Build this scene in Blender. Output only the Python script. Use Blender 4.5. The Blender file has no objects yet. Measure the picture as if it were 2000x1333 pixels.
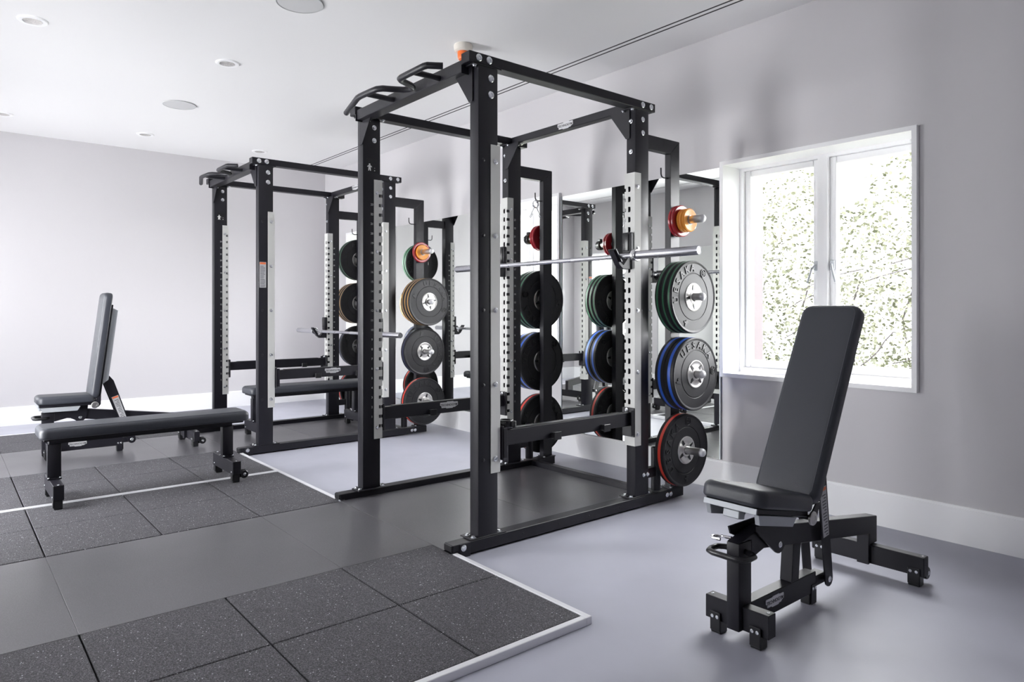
import bpy, bmesh, math, random
from mathutils import Matrix, Vector

# ------------------------------------------------------------------ camera
S = bpy.context.scene
C = S.collection
PI = math.pi
cam_d = bpy.data.cameras.new('camera')
cam = bpy.data.objects.new('camera', cam_d)
C.objects.link(cam)
S.camera = cam
F_PX, HOR = 1357.79, 607.43
yaw = math.atan(1119.437 / F_PX)                  # angle between the view and the long wall
cam.location = (0, 0, 1.175)
cam.rotation_euler = (PI / 2, 0, PI / 2 - yaw)
cam_d.sensor_fit = 'HORIZONTAL'
cam_d.sensor_width = 36.0
cam_d.lens = 36.0 * F_PX / 2000.0
cam_d.shift_y = -(666.5 - HOR) / 2000.0
cam_d.clip_start = 0.05
cam_d.clip_end = 200

# ------------------------------------------------------------------ light
S.view_settings.view_transform = 'Standard'
S.view_settings.look = 'None'
S.view_settings.gamma = 1.0
S.view_settings.use_curve_mapping = False
S.view_settings.exposure = 0.50
S.cycles.use_denoising = True
S.cycles.diffuse_bounces = 8
S.cycles.glossy_bounces = 6
S.cycles.transparent_max_bounces = 16
S.cycles.max_bounces = 14
S.cycles.sample_clamp_indirect = 8.0
S.cycles.sample_clamp_direct = 3.0
S.cycles.caustics_reflective = False
S.cycles.caustics_refractive = False
SKY = 23.0
world = bpy.data.worlds.new('overcast_sky')
S.world = world
world.use_nodes = True
bg = world.node_tree.nodes['Background']
bg.inputs[0].default_value = (0.975, 0.965, 0.995, 1)
bg.inputs[1].default_value = SKY

# room and opening dimensions (metres)
WY, OY = 3.977, -0.69                              # mirror wall, opposite wall
WX0, WX1 = -8.744, 1.2                             # far wall, wall behind the camera
CEIL = 3.0
WIN = [(-2.65, -1.46), (-5.37, -4.18), (-8.07, -6.90)]
WZ0, WZ1 = 0.744, 2.15
MIR = [(-4.175, -2.655), (-6.895, -5.375)]

def portal(x0, x1, y, inward, WZ0=WZ0, WZ1=WZ1):
    ld = bpy.data.lights.new('window_daylight', 'AREA')
    ld.shape = 'RECTANGLE'
    ld.size = x1 - x0 - 0.05
    ld.size_y = WZ1 - WZ0 - 0.05
    ld.cycles.is_portal = True
    lo = bpy.data.objects.new('window_daylight', ld)
    lo.location = ((x0 + x1) / 2, y, (WZ0 + WZ1) / 2)
    lo.rotation_euler = (-PI / 2 if inward < 0 else PI / 2, 0, 0)
    C.objects.link(lo)
OWIN = [(-8.40, -7.15), (-2.75, -2.15)]                            # opposite wall: far window, plus an unseen near window added for daylight
ADDED_DOORS = (-5.86, -4.50, 0.05, 2.30)  # unseen glazed doors, added to supply more daylight
for a, b in WIN:
    portal(a, b, WY + 0.27, -1)
for a, b in OWIN:
    portal(a, b, OY - 0.27, 1)
portal(ADDED_DOORS[0], ADDED_DOORS[1], OY - 0.27, 1, ADDED_DOORS[2], ADDED_DOORS[3])

# ------------------------------------------------------------------ materials
def mat(name, color, rough=0.5, metal=0.0, spec=0.5, noise=None, bump=None, coat=0.0, coat_rough=0.1, rough_noise=None):
    m = bpy.data.materials.new(name)
    m.use_nodes = True
    nt = m.node_tree
    b = nt.nodes['Principled BSDF']
    b.inputs['Base Color'].default_value = (*color, 1)
    b.inputs['Roughness'].default_value = rough
    b.inputs['Metallic'].default_value = metal
    b.inputs['Specular IOR Level'].default_value = spec
    b.inputs['Coat Weight'].default_value = coat
    b.inputs['Coat Roughness'].default_value = coat_rough
    tc = nt.nodes.new('ShaderNodeTexCoord')
    if noise:
        sc, c2, lo, hi = noise
        n = nt.nodes.new('ShaderNodeTexNoise')
        n.inputs['Scale'].default_value = sc
        n.inputs['Detail'].default_value = 5
        r = nt.nodes.new('ShaderNodeValToRGB')
        r.color_ramp.elements[0].position = lo
        r.color_ramp.elements[1].position = hi
        r.color_ramp.elements[0].color = (*color, 1)
        r.color_ramp.elements[1].color = (*c2, 1)
        nt.links.new(tc.outputs['Object'], n.inputs['Vector'])
        nt.links.new(n.outputs['Fac'], r.inputs['Fac'])
        nt.links.new(r.outputs['Color'], b.inputs['Base Color'])
    if bump:
        sc, st, di = bump
        n2 = nt.nodes.new('ShaderNodeTexNoise')
        n2.inputs['Scale'].default_value = sc
        n2.inputs['Detail'].default_value = 3
        bp = nt.nodes.new('ShaderNodeBump')
        bp.inputs['Strength'].default_value = st
        bp.inputs['Distance'].default_value = di
        nt.links.new(tc.outputs['Object'], n2.inputs['Vector'])
        nt.links.new(n2.outputs['Fac'], bp.inputs['Height'])
        nt.links.new(bp.outputs['Normal'], b.inputs['Normal'])
    if rough_noise:
        sc, lo, hi = rough_noise
        n3 = nt.nodes.new('ShaderNodeTexNoise')
        n3.inputs['Scale'].default_value = sc
        n3.inputs['Detail'].default_value = 4
        mr = nt.nodes.new('ShaderNodeMapRange')
        mr.inputs['From Min'].default_value = 0.3
        mr.inputs['From Max'].default_value = 0.7
        mr.inputs['To Min'].default_value = lo
        mr.inputs['To Max'].default_value = hi
        nt.links.new(tc.outputs['Object'], n3.inputs['Vector'])
        nt.links.new(n3.outputs['Fac'], mr.inputs['Value'])
        nt.links.new(mr.outputs['Result'], b.inputs['Roughness'])
    return m

M = {}
M['wall'] = mat('grey_wall_paint', (0.56, 0.546, 0.562), 0.5, spec=0.35, bump=(60, 0.05, 0.002))
M['ceiling'] = mat('white_ceiling_paint', (0.80, 0.795, 0.80), 0.8, spec=0.2)
M['gloss_white'] = mat('white_gloss_paint', (0.89, 0.89, 0.90), 0.3)
M['vinyl'] = mat('grey_vinyl_floor', (0.315, 0.318, 0.370), 0.44, spec=0.5, noise=(1.3, (0.375, 0.380, 0.445), 0.3, 0.7), bump=(220, 0.06, 0.001), rough_noise=(3, 0.40, 0.50))
M['slot'] = mat('dark_slot', (0.015, 0.015, 0.018), 0.6)
M['black'] = mat('black_powder_coat', (0.0080, 0.0075, 0.0120), 0.44, spec=0.36, bump=(700, 0.08, 0.0006))
M['cap'] = mat('black_plastic', (0.010, 0.010, 0.012), 0.3)
M['plate'] = mat('pale_painted_steel', (0.56, 0.56, 0.545), 0.5, metal=0.1, spec=0.35)
M['zinc'] = mat('zinc_bolt', (0.78, 0.80, 0.83), 0.25, metal=1.0)
M['chrome'] = mat('chrome', (0.80, 0.80, 0.82), 0.12, metal=1.0)
M['brushed'] = mat('brushed_steel', (0.62, 0.61, 0.60), 0.3, metal=1.0, bump=(400, 0.1, 0.0005))
M['barsteel'] = mat('bar_steel', (0.52, 0.52, 0.56), 0.27, metal=1.0)
M['knurl'] = mat('knurled_steel', (0.50, 0.50, 0.53), 0.42, metal=1.0, bump=(900, 0.5, 0.001))
M['leather'] = mat('dark_grey_upholstery', (0.031, 0.034, 0.044), 0.44, spec=0.55, bump=(260, 0.25, 0.0012))
M['seam'] = mat('grey_stitching', (0.10, 0.105, 0.12), 0.6)
M['capsilver'] = mat('dull_silver_cap', (0.62, 0.62, 0.64), 0.38, metal=0.5)
M['silver'] = mat('silver_grey_paint', (0.42, 0.44, 0.47), 0.4, metal=0.3)
M['rubber'] = mat('black_rubber', (0.0165, 0.0165, 0.019), 0.50, spec=0.27, bump=(300, 0.08, 0.0008))
M['letter'] = mat('raised_rubber', (0.022, 0.022, 0.025), 0.4, spec=0.3)
M['green'] = mat('green_rubber', (0.035, 0.15, 0.075), 0.35)
M['blue'] = mat('blue_rubber', (0.03, 0.11, 0.52), 0.35)
M['navy'] = mat('navy_rubber', (0.018, 0.022, 0.06), 0.35)
M['red'] = mat('red_rubber', (0.62, 0.055, 0.035), 0.35)
M['yellow'] = mat('ochre_rubber', (0.42, 0.24, 0.08), 0.35)
M['crimson'] = mat('crimson_paint', (0.28, 0.01, 0.018), 0.22, coat=0.1)
M['orange'] = mat('orange_paint', (0.78, 0.30, 0.04), 0.25, coat=0.1)
M['mat'] = mat('smooth_rubber_mat', (0.072, 0.070, 0.078), 0.33, spec=0.6, noise=(240, (0.105, 0.102, 0.113), 0.42, 0.66), rough_noise=(1.6, 0.30, 0.36))
M['aluminium'] = mat('aluminium_edge', (0.74, 0.74, 0.77), 0.42, metal=0.35)
M['badge'] = mat('badge_silver', (0.62, 0.62, 0.64), 0.3, metal=0.4)
M['ink'] = mat('dark_ink', (0.03, 0.03, 0.035), 0.5)
M['white_ink'] = mat('white_ink', (0.75, 0.75, 0.75), 0.5)
M['sticker'] = mat('pale_sticker', (0.45, 0.45, 0.47), 0.5)
M['orange_ink'] = mat('orange_ink', (0.75, 0.16, 0.05), 0.5)
M['yellow_ink'] = mat('yellow_ink', (0.75, 0.62, 0.08), 0.5)
M['cream'] = mat('cream_plastic', (0.70, 0.66, 0.60), 0.4)
M['alarm'] = mat('orange_plastic', (0.80, 0.16, 0.03), 0.3)
M['grille'] = mat('speaker_grille', (0.50, 0.50, 0.51), 0.7)
M['reflector'] = mat('faceted_reflector', (0.80, 0.78, 0.74), 0.14, metal=1.0, bump=(60, 0.8, 0.01))
M['brick'] = mat('red_painted_reveal', (0.036, 0.024, 0.028), 0.7)
M['bark'] = mat('grey_bark', (0.035, 0.03, 0.032), 0.9)
M['lawn'] = mat('pale_grass', (0.055, 0.062, 0.04), 0.9, noise=(8, (0.075, 0.08, 0.055), 0.4, 0.6))

def coarse_material():
    m = mat('coarse_rubber_tile', (0.05, 0.048, 0.053), 0.72, spec=0.35)
    nt = m.node_tree
    b = nt.nodes['Principled BSDF']
    tc = nt.nodes.new('ShaderNodeTexCoord')
    v = nt.nodes.new('ShaderNodeTexVoronoi')
    v.inputs['Scale'].default_value = 260
    n = nt.nodes.new('ShaderNodeTexNoise')
    n.inputs['Scale'].default_value = 210
    n.inputs['Detail'].default_value = 6
    n.inputs['Roughness'].default_value = 0.75
    r = nt.nodes.new('ShaderNodeValToRGB')
    e = r.color_ramp.elements
    e[0].position, e[0].color = 0.36, (0.010, 0.0095, 0.012, 1)
    e[1].position, e[1].color = 0.74, (0.50, 0.50, 0.54, 1)
    k = e.new(0.50); k.color = (0.049, 0.047, 0.054, 1)
    k = e.new(0.62); k.color = (0.125, 0.122, 0.138, 1)
    nt.links.new(tc.outputs['Object'], v.inputs['Vector'])
    nt.links.new(tc.outputs['Object'], n.inputs['Vector'])
    nt.links.new(n.outputs['Fac'], r.inputs['Fac'])
    # scattered pale rubber granules
    w = nt.nodes.new('ShaderNodeTexVoronoi')
    w.inputs['Scale'].default_value = 130
    sep = nt.nodes.new('ShaderNodeSeparateColor')
    g1 = nt.nodes.new('ShaderNodeMath'); g1.operation = 'GREATER_THAN'; g1.inputs[1].default_value = 0.95
    g2 = nt.nodes.new('ShaderNodeMath'); g2.operation = 'LESS_THAN'; g2.inputs[1].default_value = 0.30
    g3 = nt.nodes.new('ShaderNodeMath'); g3.operation = 'MULTIPLY'
    mx = nt.nodes.new('ShaderNodeMixRGB')
    mx.inputs['Color2'].default_value = (0.42, 0.42, 0.46, 1)
    nt.links.new(tc.outputs['Object'], w.inputs['Vector'])
    nt.links.new(w.outputs['Color'], sep.inputs[0])
    nt.links.new(sep.outputs[0], g1.inputs[0])
    nt.links.new(w.outputs['Distance'], g2.inputs[0])
    nt.links.new(g1.outputs[0], g3.inputs[0])
    nt.links.new(g2.outputs[0], g3.inputs[1])
    nt.links.new(g3.outputs[0], mx.inputs['Fac'])
    nt.links.new(r.outputs['Color'], mx.inputs['Color1'])
    nt.links.new(mx.outputs['Color'], b.inputs['Base Color'])
    bp = nt.nodes.new('ShaderNodeBump')
    bp.inputs['Strength'].default_value = 0.55
    bp.inputs['Distance'].default_value = 0.003
    nt.links.new(v.outputs['Distance'], bp.inputs['Height'])
    nt.links.new(bp.outputs['Normal'], b.inputs['Normal'])
    return m
M['coarse'] = coarse_material()

def mirror_material():
    m = bpy.data.materials.new('mirror_glass')
    m.use_nodes = True
    b = m.node_tree.nodes['Principled BSDF']
    b.inputs['Base Color'].default_value = (0.91, 0.935, 0.905, 1)
    b.inputs['Metallic'].default_value = 1.0
    b.inputs['Roughness'].default_value = 0.0
    return m
M['mirror'] = mirror_material()

def glass_material():
    m = bpy.data.materials.new('window_glass')
    m.use_nodes = True
    nt = m.node_tree
    nt.nodes.clear()
    o = nt.nodes.new('ShaderNodeOutputMaterial')
    t = nt.nodes.new('ShaderNodeBsdfTransparent')
    t.inputs[0].default_value = (0.96, 0.97, 0.96, 1)
    g = nt.nodes.new('ShaderNodeBsdfGlossy')
    g.inputs['Roughness'].default_value = 0.0
    f = nt.nodes.new('ShaderNodeFresnel')
    f.inputs['IOR'].default_value = 1.5
    mx = nt.nodes.new('ShaderNodeMixShader')
    ge = nt.nodes.new('ShaderNodeNewGeometry')
    inv = nt.nodes.new('ShaderNodeMath'); inv.operation = 'SUBTRACT'; inv.inputs[0].default_value = 1.0
    mu = nt.nodes.new('ShaderNodeMath'); mu.operation = 'MULTIPLY'
    nt.links.new(ge.outputs['Backfacing'], inv.inputs[1])
    nt.links.new(f.outputs[0], mu.inputs[0])
    nt.links.new(inv.outputs[0], mu.inputs[1])
    nt.links.new(mu.outputs[0], mx.inputs[0])
    nt.links.new(t.outputs[0], mx.inputs[1])
    nt.links.new(g.outputs[0], mx.inputs[2])
    nt.links.new(mx.outputs[0], o.inputs[0])
    return m
M['glass'] = glass_material()

def leaf_material():
    m = mat('pale_green_leaf', (0.050, 0.056, 0.030), 0.6, noise=(5, (0.125, 0.130, 0.085), 0.38, 0.62))
    b = m.node_tree.nodes['Principled BSDF']
    return m
M['leaf'] = leaf_material()

# ------------------------------------------------------------------ mesh helpers
class MB:
    """collects shapes and links them as one mesh object"""
    def __init__(self):
        self.bm = bmesh.new()
        self.mi = 0
    def _set(self, fs):
        for f in fs:
            f.material_index = self.mi
    def box(self, x0, x1, y0, y1, z0, z1, bevel=0.0, seg=1):
        x0, x1 = min(x0, x1), max(x0, x1)
        y0, y1 = min(y0, y1), max(y0, y1)
        z0, z1 = min(z0, z1), max(z0, z1)
        v = [self.bm.verts.new(p) for p in ((x0, y0, z0), (x1, y0, z0), (x1, y1, z0), (x0, y1, z0), (x0, y0, z1), (x1, y0, z1), (x1, y1, z1), (x0, y1, z1))]
        fs = [self.bm.faces.new([v[i] for i in q]) for q in ((3, 2, 1, 0), (4, 5, 6, 7), (0, 1, 5, 4), (1, 2, 6, 5), (2, 3, 7, 6), (3, 0, 4, 7))]
        self._set(fs)
        if bevel > 0:
            es = list({e for f in fs for e in f.edges})
            r = bmesh.ops.bevel(self.bm, geom=es, offset=bevel, segments=seg, affect='EDGES', profile=0.5)
            self._set(r['faces'])
        return self
    def prism(self, poly, axis, a, b, bevel=0.0):
        """poly: 2D outline in the two axes other than axis (cyclic order yz, zx, xy)"""
        def P(u, v, w):
            return {'x': (w, u, v), 'y': (v, w, u), 'z': (u, v, w)}[axis]
        lo = [self.bm.verts.new(P(u, v, a)) for u, v in poly]
        hi = [self.bm.verts.new(P(u, v, b)) for u, v in poly]
        n = len(poly)
        fs = [self.bm.faces.new(lo), self.bm.faces.new(hi)]
        for i in range(n):
            fs.append(self.bm.faces.new((lo[i], lo[(i + 1) % n], hi[(i + 1) % n], hi[i])))
        self._set(fs)
        bmesh.ops.recalc_face_normals(self.bm, faces=fs)
        if bevel > 0:
            es = list({e for f in fs for e in f.edges})
            r = bmesh.ops.bevel(self.bm, geom=es, offset=bevel, segments=1, affect='EDGES')
            self._set(r['faces'])
        return self
    def lathe(self, prof, center, axis='z', n=32, closed=True):
        """prof: list of (radius, offset along axis)"""
        rings = []
        for r, h in prof:
            ring = []
            for i in range(n):
                a = 2 * PI * i / n
                c, s = r * math.cos(a), r * math.sin(a)
                p = {'x': (h, c, s), 'y': (s, h, c), 'z': (c, s, h)}[axis]
                ring.append(self.bm.verts.new((p[0] + center[0], p[1] + center[1], p[2] + center[2])))
            rings.append(ring)
        fs = []
        for k in range(len(rings) - 1):
            for i in range(n):
                j = (i + 1) % n
                fs.append(self.bm.faces.new((rings[k][i], rings[k][j], rings[k + 1][j], rings[k + 1][i])))
        if closed:
            fs.append(self.bm.faces.new(list(reversed(rings[0]))))
            fs.append(self.bm.faces.new(rings[-1]))
        self._set(fs)
        bmesh.ops.recalc_face_normals(self.bm, faces=fs)
        return self
    def cyl(self, p0, p1, r, n=20):
        return self.tube([p0, p1], r, n)
    def tube(self, path, r, n=14, cyclic=False):
        pts = [Vector(p) for p in path]
        k = len(pts)
        rings = []
        up = None
        for i in range(k):
            if cyclic:
                t = (pts[(i + 1) % k] - pts[i - 1]).normalized()
            elif i == 0:
                t = (pts[1] - pts[0]).normalized()
            elif i == k - 1:
                t = (pts[-1] - pts[-2]).normalized()
            else:
                t = ((pts[i] - pts[i - 1]).normalized() + (pts[i + 1] - pts[i]).normalized()).normalized()
            if up is None:
                up = Vector((0, 0, 1)) if abs(t.z) < 0.9 else Vector((0, 1, 0))
            s = t.cross(up).normalized()
            up = s.cross(t).normalized()
            rings.append([self.bm.verts.new(pts[i] + s * (r * math.cos(2 * PI * j / n)) + up * (r * math.sin(2 * PI * j / n))) for j in range(n)])
        fs = []
        rng = range(k if cyclic else k - 1)
        for a in rng:
            b = (a + 1) % k
            for j in range(n):
                q = (j + 1) % n
                fs.append(self.bm.faces.new((rings[a][j], rings[a][q], rings[b][q], rings[b][j])))
        if not cyclic:
            fs.append(self.bm.faces.new(rings[0]))
            fs.append(self.bm.faces.new(rings[-1]))
        self._set(fs)
        bmesh.ops.recalc_face_normals(self.bm, faces=fs)
        return self
    def cushion(self, x0, x1, y0, y1, z0, z1, rc, re, top_crown=0.0, seg=6):
        """padded block: plan corners rc, edge roundness re"""
        layers = []
        for i in range(seg + 1):
            a = PI / 2 * i / seg
            layers.append((z0 + re * 0.55 * (1 - math.cos(PI / 2 - a)) if False else z0 + re * 0.55 * (1 - math.cos(a)) , re * 0.55 * (1 - math.sin(a))))
        for i in range(seg + 1):
            a = PI / 2 * i / seg
            layers.append((z1 - re + re * math.sin(a), re * (1 - math.cos(a))))
        for f in (0.35, 0.7):
            layers.append((z1 + top_crown * f, re + (min(x1 - x0, y1 - y0) / 2 - re) * f))
        rings = []
        for z, ins in layers:
            r = max(rc - ins, 0.004)
            ax0, ax1, ay0, ay1 = x0 + ins, x1 - ins, y0 + ins, y1 - ins
            ring = []
            for cxx, cyy, a0 in ((ax1 - r, ay1 - r, 0), (ax0 + r, ay1 - r, 90), (ax0 + r, ay0 + r, 180), (ax1 - r, ay0 + r, 270)):
                for q in range(7):
                    a = math.radians(a0 + 15 * q)
                    ring.append(self.bm.verts.new((cxx + r * math.cos(a), cyy + r * math.sin(a), z)))
            rings.append(ring)
        fs = []
        n = len(rings[0])
        for k in range(len(rings) - 1):
            for i in range(n):
                j = (i + 1) % n
                fs.append(self.bm.faces.new((rings[k][i], rings[k][j], rings[k + 1][j], rings[k + 1][i])))
        fs.append(self.bm.faces.new(list(reversed(rings[0]))))
        fs.append(self.bm.faces.new(rings[-1]))
        self._set(fs)
        return self
    def mesh(self, me, mtx):
        n0 = len(self.bm.verts)
        f0 = len(self.bm.faces)
        self.bm.from_mesh(me)
        self.bm.verts.ensure_lookup_table()
        self.bm.faces.ensure_lookup_table()
        for v in self.bm.verts[n0:]:
            v.co = mtx @ v.co
        self._set(self.bm.faces[f0:])
        return self
    def xf(self, mtx):
        bmesh.ops.transform(self.bm, matrix=mtx, verts=self.bm.verts)
        return self
    def build(self, name, mats, parent=None, off=(0, 0, 0), smooth=35):
        me = bpy.data.meshes.new(name)
        if off != (0, 0, 0):
            bmesh.ops.translate(self.bm, verts=self.bm.verts, vec=(-off[0], -off[1], -off[2]))
        self.bm.to_mesh(me)
        self.bm.free()
        for m in (mats if isinstance(mats, (list, tuple)) else [mats]):
            me.materials.append(M[m])
        if smooth:
            me.shade_smooth()
            me.set_sharp_from_angle(angle=math.radians(smooth))
        o = bpy.data.objects.new(name, me)
        C.objects.link(o)
        if parent:
            o.parent = parent
        return o

def tag(o, label=None, cat=None, group=None, kind=None):
    if label: o['label'] = label
    if cat: o['category'] = cat
    if group: o['group'] = group
    if kind: o['kind'] = kind
    return o

def thing(name, label, cat, loc, group=None, rotz=0.0):
    o = bpy.data.objects.new(name, None)
    o.empty_display_size = 0.1
    o.location = loc
    o.rotation_euler = (0, 0, rotz)
    C.objects.link(o)
    return tag(o, label, cat, group)

def kids(o):
    return [c for c in bpy.data.objects if c.parent == o]

def copy_tree(o, parent=None):
    c = o.copy()
    C.objects.link(c)
    c.parent = parent
    for k in kids(o):
        copy_tree(k, c)
    return c

_txt = {}
def text_mesh(s, size=1.0, extrude=0.0, bold=0.0):
    key = (s, size, extrude, bold)
    if key not in _txt:
        cu = bpy.data.curves.new('lettering', 'FONT')
        cu.body = s
        cu.size = size
        cu.extrude = extrude
        cu.align_x = 'CENTER'
        cu.align_y = 'CENTER'
        cu.resolution_u = 3
        cu.offset = bold * size
        o = bpy.data.objects.new('lettering', cu)
        C.objects.link(o)
        dg = bpy.context.evaluated_depsgraph_get()
        me = bpy.data.meshes.new_from_object(o.evaluated_get(dg))
        bpy.data.objects.remove(o)
        _txt[key] = me
    return _txt[key]

def frame(origin, u, v):
    """matrix mapping text x to u, y to v, z to u x v"""
    u, v = Vector(u), Vector(v)
    w = u.cross(v)
    m = Matrix.Identity(4)
    for i in range(3):
        m[i][0], m[i][1], m[i][2], m[i][3] = u[i], v[i], w[i], origin[i]
    return m

def badge(parent, origin, u, v, width, off):
    """stepped maker's plate with its lettering"""
    k = width / 0.15
    pts = [(-.072, .020), (-.020, .020), (-.016, .024), (.035, .024), (.040, .020), (.072, .020), (.075, .016), (.075, -.006), (.062, -.010), (.050, -.018), (.035, -.018), (.030, -.023), (-.022, -.023), (-.028, -.018), (-.062, -.018), (-.066, -.004), (-.075, .0), (-.075, .016)]
    mb = MB()
    mb.prism([(x * k, y * k) for x, y in pts], 'z', 0, 0.002)
    m = frame(origin, u, v)
    mb.xf(m)
    b = mb.build('maker_badge', 'badge', parent, off)
    b['label'] = 'small silver maker badge'
    mt = MB()
    me = text_mesh('TECHNOGYM', 0.0222 * k, 0.0004, .012)
    mt.mesh(me, m @ Matrix.Translation((0, 0, 0.0024)))
    t = mt.build('badge_lettering', 'ink', b, off, smooth=0)
    return b

# ------------------------------------------------------------------ room shell
def struct(name, mb, m):
    o = mb.build(name, m, smooth=0)
    o['kind'] = 'structure'
    return o

mb = MB().box(WX0 - .3, WX1 + .3, OY - .3, WY + .3, -0.12, 0)
struct('floor', mb, 'vinyl')
# ceiling with two air slots cut through it near each long wall
SL = [(3.585, 3.603), (3.631, 3.649), (-0.362, -0.344), (-0.316, -0.298)]
mb = MB()
ys = [OY - .3] + sorted([y for s in SL for y in s]) + [WY + .3]
for i in range(0, len(ys), 2):
    mb.box(WX0 - .3, WX1 + .3, ys[i], ys[i + 1], CEIL, CEIL + .12)
struct('ceiling', mb, 'ceiling')
mb = MB()
for a, b in SL:
    mb.box(WX0 - .3, WX1 + .3, a, b, CEIL + .0012, CEIL + .10)
struct('trim_ceiling_slots', mb, 'slot')

def long_wall(name, y0, y1, holes):
    mb = MB()
    a = WX0 - .3
    for p, q, z0, z1 in sorted(holes):
        mb.box(a, p, y0, y1, 0, CEIL)
        if z0 > .1:
            mb.box(p, q, y0, y1, 0, z0)
        mb.box(p, q, y0, y1, z1, CEIL)
        a = q
    mb.box(a, WX1 + .3, y0, y1, 0, CEIL)
    struct(name, mb, 'wall')
long_wall('wall_right', WY, WY + .30, [(p + .02, q - .02, WZ0 + .02, WZ1 - .02) for p, q in WIN])
long_wall('wall_opposite', OY - .30, OY, [(p + .02, q - .02, WZ0 + .02, WZ1 - .02) for p, q in OWIN] + [(ADDED_DOORS[0], ADDED_DOORS[1], 0, ADDED_DOORS[3])])
struct('wall_left', MB().box(WX0 - .3, WX0, OY, WY, 0, CEIL), 'wall')
struct('wall_behind', MB().box(WX1, WX1 + .3, OY, WY, 0, CEIL), 'wall')
for nm, a in (('baseboard_right', (WX0, WX1, WY - .016, WY)), ('baseboard_opposite', (WX0, ADDED_DOORS[0], OY, OY + .016)), ('baseboard_left', (WX0, WX0 + .016, OY + .016, WY - .016))):
    mb = MB().box(*a, 0, 0.178)
    x0, x1, y0, y1 = a
    i = 0.006
    mb.box(x0 if x0 == WX0 else x0 + i, x1 if x1 == WX1 else x1 - i, y0 + (i if y1 in (WY,) else 0), y1 - (i if y0 == OY else 0), 0.178, 0.191)
    struct(nm, mb, 'gloss_white')

def window(idx, x0, x1, yw, d):
    """yw: room face of the wall, d: +1 when outside lies towards +y"""
    Y = lambda t: yw + d * t
    w = bpy.data.objects.new('window_%d' % idx, None)
    w.location = ((x0 + x1) / 2, yw, WZ0)
    w['kind'] = 'structure'
    C.objects.link(w)
    off = tuple(w.location)
    xm = (x0 + x1) / 2
    t = 0.025
    mb = MB()
    mb.box(x0, x0 + t, Y(-.03), Y(.20), WZ0, WZ1)
    mb.box(x1 - t, x1, Y(-.03), Y(.20), WZ0, WZ1)
    mb.box(x0 + t, x1 - t, Y(-.03), Y(.20), WZ1 - t, WZ1)
    mb.box(x0 + t, x1 - t, Y(-.03), Y(.20), WZ0, WZ0 + t)
    mb.build('window_casing', 'gloss_white', w, off, 0)
    mb = MB()
    f0, f1 = .165, .25
    mb.box(x0 + t, x0 + t + .028, Y(f0), Y(f1), WZ0 + t, WZ1 - t)
    mb.box(x1 - t - .028, x1 - t, Y(f0), Y(f1), WZ0 + t, WZ1 - t)
    mb.box(x0 + t + .028, x1 - t - .028, Y(f0), Y(f1), WZ1 - t - .02, WZ1 - t)
    mb.box(x0 + t + .028, x1 - t - .028, Y(f0 - .03), Y(f1), WZ0 + t, WZ0 + t + .03)
    mb.box(xm - .03, xm + .03, Y(f0 - .01), Y(f1), WZ0 + t + .03, WZ1 - t - .02)
    mb.build('window_frame', 'gloss_white', w, off, 0)
    for sx, a, b in ((-1, x0 + t + .028, xm - .03), (1, xm + .03, x1 - t - .028)):
        mb = MB()
        z0, z1, s = WZ0 + t + .03, WZ1 - t - .02, .042
        for (p, q, r, u) in ((a, a + s, z0, z1), (b - s, b, z0, z1), (a + s, b - s, z0, z0 + s + .01), (a + s, b - s, z1 - s, z1)):
            mb.box(p + .002, q - .002, Y(.185), Y(.235), r + .002, u - .002, .003)
        sash = mb.build('window_sash', 'gloss_white', w, off, 0)
        gb = MB().box(a + s - .004, b - s + .004, Y(.208), Y(.214), z0 + s, z1 - s + .004)
        gb.build('glass_pane', 'glass', sash, off, 0)
        hx = b - s / 2 if sx < 0 else a + s / 2
        hb = MB().box(hx - .012, hx + .012, Y(.170), Y(.186), 1.42, 1.48, .003)
        hb.tube([(hx, Y(.166), 1.455), (hx - sx * -.0 + (.012 if sx > 0 else -.012), Y(.145), 1.43), (hx + (.035 if sx > 0 else -.035), Y(.14), 1.345)], .0065, 8)
        hb.build('window_handle', 'silver', sash, off)
    # outside reveal of red masonry
    mb = MB()
    mb.box(x0 + .005, x0 + .045, Y(.252), Y(.42), WZ0, WZ1)
    mb.box(x1 - .045, x1 - .005, Y(.252), Y(.42), WZ0, WZ1)
    mb.build('outer_reveal', 'brick' if idx == 1 else 'gloss_white', w, off, 0)
for i, (a, b) in enumerate(WIN):
    window(i + 1, a, b, WY, 1)
for i, (a, b) in enumerate(OWIN):  # the second is an added window that brightens the near floor
    window(i + 4, a, b, OY, -1)
def added_glazed_doors():  # made-up doors out of view, an extra opening for sky light
    x0, x1, z0, z1 = ADDED_DOORS
    w = bpy.data.objects.new('added_door_1', None)
    w.location = ((x0 + x1) / 2, OY, 0)
    w['kind'] = 'structure'
    C.objects.link(w)
    off = tuple(w.location)
    mb = MB()
    mb.box(x0, x0 + .05, OY - .28, OY - .18, 0, z1)
    mb.box(x1 - .05, x1, OY - .28, OY - .18, 0, z1)
    mb.box(x0 + .05, x1 - .05, OY - .28, OY - .18, z1 - .05, z1)
    mb.box(x0 + .05, x1 - .05, OY - .28, OY - .18, 0, .05)
    mb.build('added_door_frame', 'gloss_white', w, off, 0)
    n = 2
    p = (x1 - x0 - .1) / n
    for i in range(n):
        a = x0 + .05 + p * i
        mb = MB()
        for q in ((a + .001, a + .05, .05, z1 - .05), (a + p - .05, a + p - .001, .05, z1 - .05), (a + .05, a + p - .05, .05, .14), (a + .05, a + p - .05, z1 - .11, z1 - .05)):
            mb.box(q[0], q[1], OY - .255, OY - .205, q[2], q[3])
        l = mb.build('added_door_leaf', 'gloss_white', w, off, 0)
        MB().box(a + .05, a + p - .05, OY - .233, OY - .227, .14, z1 - .11).build('glass_pane', 'glass', l, off, 0)
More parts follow.
